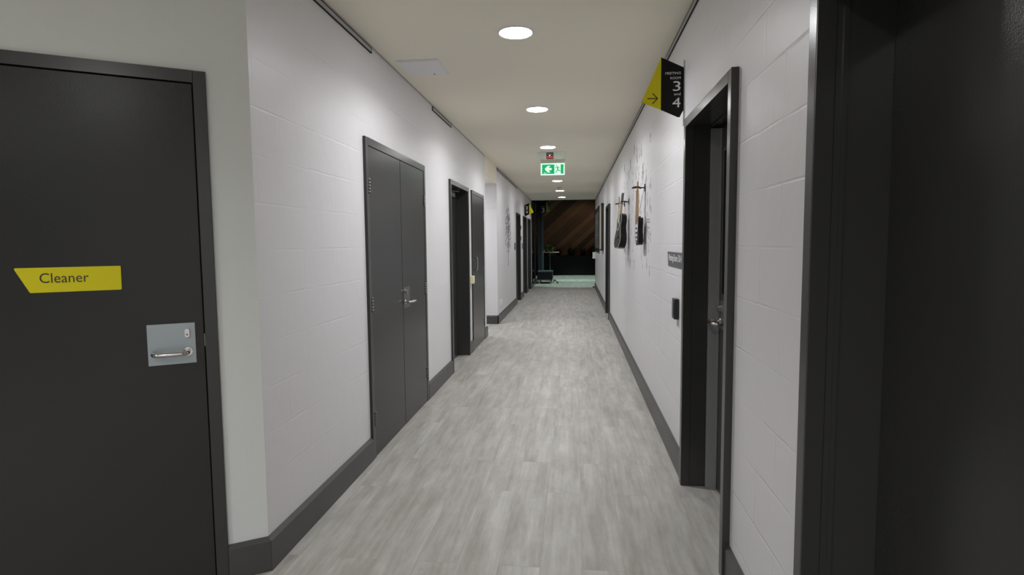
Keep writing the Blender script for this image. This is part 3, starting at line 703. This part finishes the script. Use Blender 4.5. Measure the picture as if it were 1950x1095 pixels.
# ================================================================= DECALS
def leafpoly(u, z, L, W, ang):
    pts = []
    for k in range(8):
        a = k * 2 * PI / 8; x = L * math.cos(a); y = W * math.sin(a) * (1 - 0.3 * math.cos(a))
        pts.append((u + x * math.cos(ang) - y * math.sin(ang), z + x * math.sin(ang) + y * math.cos(ang)))
    return pts
m = MB(FL); rnd = random.Random(3)
tr = [(11.72, 0.95), (11.735, 1.10), (11.71, 1.25), (11.75, 1.40), (11.77, 1.58), (11.74, 1.80), (11.78, 2.0)]
m.plate([(11.685, 0.95), (11.755, 0.95)] + [(x + 0.022, z) for x, z in tr[1:]] + [(x - 0.022, z) for x, z in tr[:0:-1]], 0.0004, 0.0014)
def strip(m, pts, w):
    for (x0, y0), (x1, y1) in zip(pts, pts[1:]):
        dx, dy = x1 - x0, y1 - y0; L = math.hypot(dx, dy) or 1; nx, ny = -dy / L * w, dx / L * w
        m.plate([(x0 + nx, y0 + ny), (x1 + nx, y1 + ny), (x1 - nx, y1 - ny), (x0 - nx, y0 - ny)], 0.0004, 0.0014)
for k in range(16):
    a = rnd.uniform(0.3, PI - 0.3); z0 = rnd.uniform(1.25, 1.8); L = rnd.uniform(0.2, 0.5)
    strip(m, [(11.74, z0), (11.74 + L * 0.55 * math.cos(a), z0 + L * 0.45 * math.sin(a)), (11.74 + L * math.cos(a), z0 + L * 0.75 * math.sin(a))], 0.008)
for k in range(340):
    a = rnd.uniform(0, 2 * PI); r = math.sqrt(rnd.random()); zc = 1.68; u = 11.72 + 0.52 * r * math.cos(a) * (1 - 0.25 * math.sin(a)); z = zc + 0.48 * r * math.sin(a)
    m.plate(leafpoly(u, z, rnd.uniform(0.014, 0.026), rnd.uniform(0.006, 0.010), rnd.uniform(0, PI)), 0.0004, 0.0014)
tag(m.build('wall_decal', 'decal', origin=FL.p(11.72, 0, 0.95)), 'grey tree shaped vinyl decal with leaves on the far left wall', 'wall decal')
m = MB(FR); rnd = random.Random(11)
marks = [(6.41, 2.407), (6.462, 2.371), (5.946, 2.263), (6.137, 2.238), (5.668, 2.125), (5.58, 2.066), (5.98, 2.087), (6.025, 2.04), (5.375, 1.981), (5.411, 1.938), (5.448, 1.908), (5.766, 2.272), (6.866, 2.259), (7.053, 2.172), (6.559, 2.153), (5.733, 1.829), (5.912, 1.806), (5.284, 1.764), (5.513, 1.707), (5.767, 1.696), (5.03, 1.69), (5.313, 1.66), (5.664, 2.061), (6.191, 2.282), (6.611, 2.084), (5.1, 1.707)]   # (along the wall, height) in metres
for u, z in marks:
    m.plate(leafpoly(u, z, rnd.uniform(0.022, 0.034), rnd.uniform(0.008, 0.013), rnd.uniform(1.1, 2.0)), 0.0004, 0.0014)
    if rnd.random() < 0.6: strip(m, [(u + 0.02, z), (u + 0.035, z + 0.06), (u + 0.005, z + 0.085)], 0.003)
for k in range(95):
    u = rnd.uniform(5.0, 8.0); z = rnd.uniform(1.12, 2.36)
    if 5.2 < u < 7.9 and 1.35 < z < 1.95 and rnd.random() < 0.6: continue
    m.plate(leafpoly(u, z, rnd.uniform(0.014, 0.028), rnd.uniform(0.006, 0.011), rnd.uniform(1.0, 2.1)), 0.0004, 0.0014)
    if rnd.random() < 0.5: strip(m, [(u + 0.01, z), (u + 0.015, z + 0.05), (u - 0.01, z + 0.07)], 0.0025)
for pts_, w_ in [([(5.568, 1.895), (5.648, 1.853), (5.862, 1.752), (6.143, 1.634)], 0.01), ([(5.446, 1.884), (5.518, 1.78), (5.469, 1.657), (5.423, 1.584), (5.34, 1.511)], 0.008), ([(5.468, 1.648), (5.31, 1.613), (5.127, 1.606)], 0.006), ([(5.466, 1.628), (5.308, 1.59), (5.09, 1.582)], 0.006), ([(5.424, 1.598), (5.267, 1.542), (5.122, 1.534)], 0.006), ([(5.342, 1.53), (5.225, 1.472), (5.15, 1.439)], 0.006), ([(5.382, 1.559), (5.19, 1.499), (5.117, 1.471)], 0.006)]:
    strip(m, pts_, w_)
tag(m.build('wall_decal', 'decal_lt', origin=FR.p(6.3, 0, 1.1)), 'grey branch and flying leaves vinyl decal behind the guitars', 'wall decal')

# ================================================================= GUITARS
def hanger(u, z, n_out, label):
    t = thing('guitar_hanger', FR.p(u, 0, z), label, 'hanger', 'black wall hangers for the guitars')
    m = MB(FR); m.box(u - 0.016, u + 0.016, 0.0005, 0.008, z - 0.035, z + 0.035, 0.003, 1); m.build('wall_plate', 'black', t)
    m = MB(FR); m.tube([(u, 0.008, z), (u, n_out - 0.035, z)], 0.0055, 10); m.build('rod', 'black', t)
    m = MB(FR); R = 0.042
    pts = [(u + R * math.cos(a), n_out - R * math.sin(a) + 0.004, z - 0.006 + 0.010 * abs(math.cos(a))) for a in [math.radians(-50 + k * 28) for k in range(0, 11)]]
    m.tube(pts, 0.0065, 8); m.build('yoke', 'black', t)
    return t
def smooth_closed(ctrl, per=6):
    out = []; k = len(ctrl)
    for i in range(k):
        p0, p1, p2, p3 = [Vector(ctrl[(i + j) % k]) for j in (-1, 0, 1, 2)]
        for s_ in range(per):
            f = s_ / per
            out.append(tuple(0.5 * ((2 * p1) + (-p0 + p2) * f + (2 * p0 - 5 * p1 + 4 * p2 - p3) * f * f + (-p0 + 3 * p1 - 3 * p2 + p3) * f ** 3)))
    return out
class GFrame:
    """guitar space: a across, b outwards, c up; leaned so the body stands off the wall, and turned in the wall plane"""
    def __init__(s, u, n, z, lean=0.0, turn=0.0, yaw=0.0): s.u, s.n, s.z, s.l, s.t, s.y = u, n, z, lean, turn, yaw
    def p(s, a, b, c):
        a2 = a * math.cos(s.t) - c * math.sin(s.t); c2 = a * math.sin(s.t) + c * math.cos(s.t)
        a2, b = a2 * math.cos(s.y) - b * math.sin(s.y), a2 * math.sin(s.y) + b * math.cos(s.y)
        return FR.p(s.u + a2, s.n + b * math.cos(s.l) - c2 * math.sin(s.l), s.z + c2 * math.cos(s.l) + b * math.sin(s.l))
def guitar(kind, u, n, z, lean, turn, label, L=0.62, k=1.0, yaw=0.0):
    g = GFrame(u, n, z, lean, turn, yaw)
    t = thing('acoustic_guitar' if kind == 'acoustic' else 'electric_guitar', g.p(0, 0, 0), label, 'guitar', 'guitars hung on the right wall')
    if kind == 'acoustic':
        half = [(0, 0), (0.09, 0.006), (0.150, 0.06), (0.152, 0.13), (0.115, 0.205), (0.100, 0.255), (0.118, 0.32), (0.10, 0.375), (0.045, 0.41), (0.0, 0.413)]
        H, dep, nb = 0.413, 0.085, 0.395
    else:
        half = None; H, dep, nb = 0.30, 0.042, 0.20
    if half: ctrl = half + [(-a, b) for a, b in half[-2:0:-1]]
    else: ctrl = [(0, 0), (0.10, 0.008), (0.135, 0.06), (0.105, 0.125), (0.105, 0.17), (0.125, 0.245), (0.09, 0.29), (0.055, 0.235), (0.04, 0.215), (-0.035, 0.215), (-0.06, 0.235), (-0.095, 0.270), (-0.125, 0.235), (-0.105, 0.17), (-0.11, 0.12), (-0.135, 0.06), (-0.10, 0.008)]
    ol = smooth_closed([(a * k, b * k) for a, b in ctrl], 5); H *= k; nb *= k; dep *= (k if kind == 'acoustic' else 1)
    tp = 0.022 if kind == 'acoustic' else 0.0
    m = MB(g); m.hull([(a, tp * c_ / H, c_) for a, c_ in ol], [(a, dep - 0.003, c_) for a, c_ in ol]); body = m.build('body', 'gblack', t)
    inner = [(a * 0.975, (b - H / 2) * 0.985 + H / 2) for a, b in ol]
    m = MB(g); m.plate(inner, dep - 0.003, dep); m.build('soundboard' if kind == 'acoustic' else 'body_face', 'gtop', body)
    # binding along the front edge
    m = MB(g); m.tube([(a, dep - 0.002, b) for a, b in ol], 0.0022, 6, closed=True)
    m.build('binding', 'bind' if kind == 'acoustic' else 'gblack', body)
    nw = 0.021; hs = 0.13 if kind == 'acoustic' else 0.085; top = L - hs
    if kind == 'acoustic':
        m = MB(g); m.tube([(0.052 * math.cos(i * PI / 12), dep + 0.001, 0.26 * k + 0.052 * math.sin(i * PI / 12)) for i in range(24)], 0.0045, 6, closed=True); m.build('rosette', 'bind', body)
        m = MB(g); m.plate([(0.045 * math.cos(i * PI / 10), 0.26 * k + 0.045 * math.sin(i * PI / 10)) for i in range(20)], dep + 0.0002, dep + 0.001); m.build('soundhole', 'gap', body)
        m = MB(g); m.box(-0.065, 0.065, dep + 0.0002, dep + 0.009, 0.115 * k, 0.135 * k, 0.002, 1); m.build('bridge', 'gblack', body)
        m = MB(g); m.box(-nw, nw, dep - 0.022, dep + 0.0, H + 0.001, top, 0.006); neck = m.build('neck', 'maple', t)
        m = MB(g); m.box(-nw, nw, dep + 0.0003, dep + 0.006, 0.31 * k, top, 0.001, 1); m.build('fretboard', 'bind', neck)
        hm = 'ghead'
    else:
        m = MB(g); m.plate(smooth_closed([(a * k, b * k) for a, b in ((-0.02, 0.03), (0.06, 0.03), (0.085, 0.07), (0.06, 0.13), (0.07, 0.20), (0.035, 0.21), (-0.035, 0.205), (-0.07, 0.225), (-0.06, 0.15), (-0.03, 0.11))], 4), dep + 0.0003, dep + 0.004); m.build('pickguard', 'pick', body)
        m = MB(g)
        for c_ in (0.07, 0.115, 0.16): m.box(-0.035, 0.035, dep + 0.0045, dep + 0.010, c_ * k, c_ * k + 0.014, 0.002, 1)
        m.build('pickup', 'gblack', body)
        m = MB(g); m.box(-0.035, 0.035, dep + 0.0003, dep + 0.012, 0.035 * k, 0.05 * k, 0.002, 1); m.build('bridge', 'steel', body)
        m = MB(g); m.lathe(0.075 * k, dep + 0.008, [(0.008, 0.06), (0.008, 0.075)], 12); m.build('control_knob', 'pick', body)
        m = MB(g); m.box(-nw, nw, dep - 0.012, dep + 0.012, 0.212 * k, top, 0.005); neck = m.build('neck', 'maple', t)
        m = MB(g); m.box(-nw + 0.001, nw - 0.001, dep + 0.0121, dep + 0.0145, 0.212 * k, top - 0.003); m.build('fretboard', 'maple', neck)
        hm = 'maple'
    hb0, hb1 = (dep - 0.018, dep - 0.004) if kind == 'acoustic' else (dep - 0.008, dep + 0.006)
    if kind == 'acoustic': hp = [(-0.021, top + 0.001), (0.021, top + 0.001), (0.042, top + 0.03), (0.038, top + 0.125), (0.0, top + 0.135), (-0.038, top + 0.125), (-0.042, top + 0.03)]
    else: hp = [(-0.021, top + 0.001), (0.021, top + 0.001), (0.032, top + 0.018), (0.020, top + 0.072), (-0.008, top + 0.085), (-0.036, top + 0.070), (-0.033, top + 0.022)]
    m = MB(g); m.plate(hp, hb0, hb1); head = m.build('headstock', hm, t)
    for i in range(3 if kind == 'acoustic' else 6):
        c_ = top + (0.03 + i * 0.036 if kind == 'acoustic' else 0.022 + i * 0.0095)
        for sg in ((-1, 1) if kind == 'acoustic' else (1,)):
            m = MB(g); e = 0.036; m.tube([(sg * (e - 0.006), (hb0 + hb1) / 2, c_), (sg * (e + 0.010), (hb0 + hb1) / 2, c_)], 0.0028, 6)
            m.box(min(sg * (e + 0.008), sg * (e + 0.018)), max(sg * (e + 0.008), sg * (e + 0.018)), (hb0 + hb1) / 2 - 0.004, (hb0 + hb1) / 2 + 0.004, c_ - 0.006, c_ + 0.006, 0.002, 1)
            m.build('tuning_peg', 'ghead' if kind == 'acoustic' else 'steel', head)
    m = MB(g)
    for i in range(6):
        a = -0.015 + i * 0.006; m.tube([(a, dep + 0.0165, (0.125 if kind == 'acoustic' else 0.045) * k), (a * 0.8, dep + 0.0165, top)], 0.0006, 4)
    m.build('strings', 'alu', neck)
    return t
guitar('electric', 5.46, 0.028, 1.385, 0.0, 0.0, 'black electric guitar with white pickguard and maple neck, closest to right door', 0.585, 0.92)
hanger(5.46, 1.908, 0.078, 'black hanger holding the electric guitar closest to the meeting room door')
guitar('acoustic', 7.08, 0.062, 1.335, 0.12, -0.10, 'black acoustic guitar with cream rosette hanging between two electric guitars', 0.66, 1.0, 0.14)
hanger(7.02, 1.885, 0.060, 'black hanger holding the acoustic guitar')
guitar('electric', 7.64, 0.030, 1.375, 0.0, 0.0, 'black electric guitar with pale headstock, mostly hidden by acoustic guitar', 0.62, 0.95)
hanger(7.64, 1.90, 0.080, 'black hanger holding the electric guitar beyond the acoustic')

# ================================================================= LOBBY
LZ = 3.6
m = MB(); m.box(-4.6, 5.2, Y_END + 0.001, 26.0, LZ, LZ + 0.2); m.box(-4.6, 5.2, Y_END, Y_END + 0.05, ZC + 0.201, LZ)
tag(m.build('ceiling', 'lobbydark'), 'dark high ceiling of the lobby beyond the corridor', 'ceiling', kind='structure')
m = MB(); m.box(-4.6, 5.2, 25.6, 25.8, 0, LZ)
tag(m.build('wall_lobby', 'timber'), 'dark brown diagonal timber board wall at the end of the lobby', 'wall', kind='structure')
m = MB(); m.box(5.0, 5.2, Y_END, 25.6, 0, LZ); m.box(0.9, 5.0, Y_END, Y_END + 0.15, 0, LZ); m.box(-4.6, -4.4, Y_END - 2, 25.6, 0, LZ); m.box(-4.4, -1.6, Y_END, Y_END + 0.1, 0, LZ)
tag(m.build('wall_side', 'lobbydark'), 'dark side walls of the lobby', 'wall', kind='structure')
# glazed partition
for i, (a, b) in enumerate(((Y_END + 0.03, 19.75), (19.80, 21.5), (21.55, 23.3))):
    lab = ['smoked glass partition pane nearest the corridor end', 'middle smoked glass partition pane behind the ottoman', 'last smoked glass partition pane beside the blue grey mullion'][i]
    t = thing('window_%d' % (i + 1), (-1.33, (a + b) / 2, 0), lab, 'window', kind='structure')
    m = MB(); m.box(-1.345, -1.333, a + 0.03, b - 0.03, 0.10, 3.45); m.build('pane', 'glass', t)
    m = MB(); m.box(-1.36, -1.31, a - 0.02, a + 0.03, 0, 3.6); m.box(-1.36, -1.31, b - 0.03, b + 0.02, 0, 3.6); m.box(-1.36, -1.31, a + 0.03, b - 0.03, 0, 0.10); m.box(-1.36, -1.31, a + 0.03, b - 0.03, 3.45, 3.6)
    m.build('window_frame', 'black', t)
m = MB(); m.box(-1.42, -1.22, 23.38, 23.46, 0, LZ, 0.004, 1)
tag(m.build('trim_4', 'mullion'), 'slim blue grey metal post at the end of the glass partition', 'post', kind='structure')
for x_, y_ in ADDED_SPOTS + [(0.5, 24.3)]:  # housings of the added lobby lamps
    t = thing('added_spotlight', (x_, y_, LZ), 'unseen round spotlight added in the lobby ceiling', 'light', 'added lobby spotlights')
    m = MB(); m.tube([(x_ + 0.07 * math.cos(i * PI / 12), y_ + 0.07 * math.sin(i * PI / 12), LZ - 0.012) for i in range(24)], 0.01, 6, closed=True); m.build('lamp_ring', 'black', t)

t = thing('ottoman', (-1.0, 20.3, 0), 'square charcoal fabric ottoman on short pale legs in lobby', 'ottoman')
m = MB(); m.box(-1.262, -0.748, 19.86, 20.70, 0.135, 0.375, 0.02, 3); m.build('base', 'otto', t)
m = MB(); m.box(-1.268, -0.742, 19.855, 20.71, 0.376, 0.425, 0.018, 3); m.build('seat_cushion', 'ottotop', t)
m = MB(); m.box(-1.20, -0.81, 19.90, 19.93, 0.105, 0.134); m.build('leg_rail', 'leg', t)
m = MB(); m.box(-1.20, -0.81, 20.6, 20.63, 0.105, 0.134); m.build('leg_rail', 'leg', t)
for x in (-1.19, -0.82):
    for y in (19.915, 20.615):
        m = MB(); m.lathe(x, y, [(0.018, 0), (0.024, 0.01), (0.026, 0.03), (0.026, 0.1045)], 14); m.build('leg', 'leg', t)
m = MB(); m.tube([(-0.74, 20.05, 0.02), (-0.68, 20.02, 0.10), (-0.62, 20.0, 0.085), (-0.56, 19.98, 0.03), (-0.55, 19.97, 0.012), (-0.60, 20.1, 0.012)], 0.013, 8)
tag(m.build('cable', 'black', origin=(-0.6, 20.0, 0)), 'short black cable lying on floor beside the ottoman', 'cable')
t = thing('side_table', (-0.90, 21.6, 0), 'tall slim table with thin pale top behind the ottoman', 'table')
m = MB(); m.box(-1.17, -0.56, 21.35, 21.9, 1.035, 1.053, 0.004, 1); m.build('tabletop', 'white', t)
m = MB(); m.tube([(-0.90, 21.6, 0.02), (-0.90, 21.6, 1.034)], 0.018, 12); m.build('pole', 'mullion', t)
m = MB(); m.lathe(-0.90, 21.6, [(0.22, 0), (0.22, 0.01), (0.20, 0.018), (0.03, 0.02)], 28); m.build('base', 'black', t)
t = thing('potted_plant', (-0.95, 21.6, 1.0532), 'small bright green leafy plant in concrete pot on table', 'plant')
m = MB(); m.lathe(-0.95, 21.6, [(0.055, 1.0535), (0.06, 1.06), (0.072, 1.165), (0.066, 1.168), (0.06, 1.15)], 24); m.build('pot', 'pot', t)
def leaves(m, x, y, z, n_, L, rnd, spread=1.0, w=0.14, er=(0.15, 1.2)):
    for i in range(n_):
        a = rnd.uniform(0, 2 * PI); e = rnd.uniform(*er); l_ = L * rnd.uniform(0.6, 1.1)
        P = []
        for k in range(6):
            f = k / 5; r = l_ * f * math.cos(e) * spread; h = l_ * (math.sin(e) * f - 0.45 * f * f * math.cos(e))
            P.append(Vector((x + r * math.cos(a), y + r * math.sin(a), z + h)))
        sd = Vector((-math.sin(a), math.cos(a), 0)); prev = None
        for k in range(6):
            ww = l_ * w * math.sin(PI * min(0.97, 0.08 + k / 5.3)); q = (m.bm.verts.new(P[k] + sd * ww), m.bm.verts.new(P[k] - Vector((0, 0, ww * 0.35))), m.bm.verts.new(P[k] - sd * ww))
            if prev:
                for j in (0, 1):
                    f_ = m.bm.faces.new((prev[j], prev[j + 1], q[j + 1], q[j])); f_.smooth = True
            prev = q
m = MB(); leaves(m, -0.95, 21.6, 1.15, 46, 0.30, random.Random(5)); m.build('foliage', 'leaf', t, fix=False)
m = MB(); m.lathe(-1.11, 21.5, [(0.035, 1.0535), (0.045, 1.06), (0.05, 1.12), (0.046, 1.12), (0.04, 1.065)], 20)
tag(m.build('cup', 'white', origin=(-1.11, 21.5, 1.0535)), 'small white cup beside the potted plant', 'cup')
t = thing('planter_trough', (0, 24.9, 0), 'long black planter box in front of the timber wall', 'planter')
m = MB(); m.box(-3.0, 3.6, 24.95, 24.98, 0.02, 0.83, 0.003, 1); m.box(-3.0, 3.6, 25.55, 25.58, 0.02, 0.83); m.box(-3.0, -2.97, 24.98, 25.55, 0.02, 0.83); m.box(3.57, 3.6, 24.98, 25.55, 0.02, 0.83); m.box(-2.97, 3.57, 24.98, 25.55, 0.70, 0.74); m.build('trough_box', 'navy', t)
m = MB(); m.box(-3.0, 3.6, 24.97, 25.5, 0.0, 0.0195); m.build('plinth', 'gap', t)
labs = ['low dark green leafy plant in trough', 'spiky dark green plant in trough']
for i, (x, L, n_) in enumerate(((-1.9, 0.5, 40), (-1.2, 0.35, 40), (-0.68, 0.42, 46), (-0.16, 0.5, 50), (0.36, 0.45, 50), (0.80, 0.50, 40), (1.4, 0.5, 36), (2.1, 0.5, 36))):
    m = MB(); leaves(m, x, 25.265, 0.745, n_, L, random.Random(20 + i), 1.0, 0.10, (1.06, 1.48))
    o = m.build('trough_plant', 'dleaf', origin=(x, 25.265, 0.745), fix=False)
    tag(o, 'tall spiky dark plant in trough near the right wall end' if i == 5 else 'dark green leafy plant in black trough before timber wall', 'plant', 'dark plants in the lobby trough')
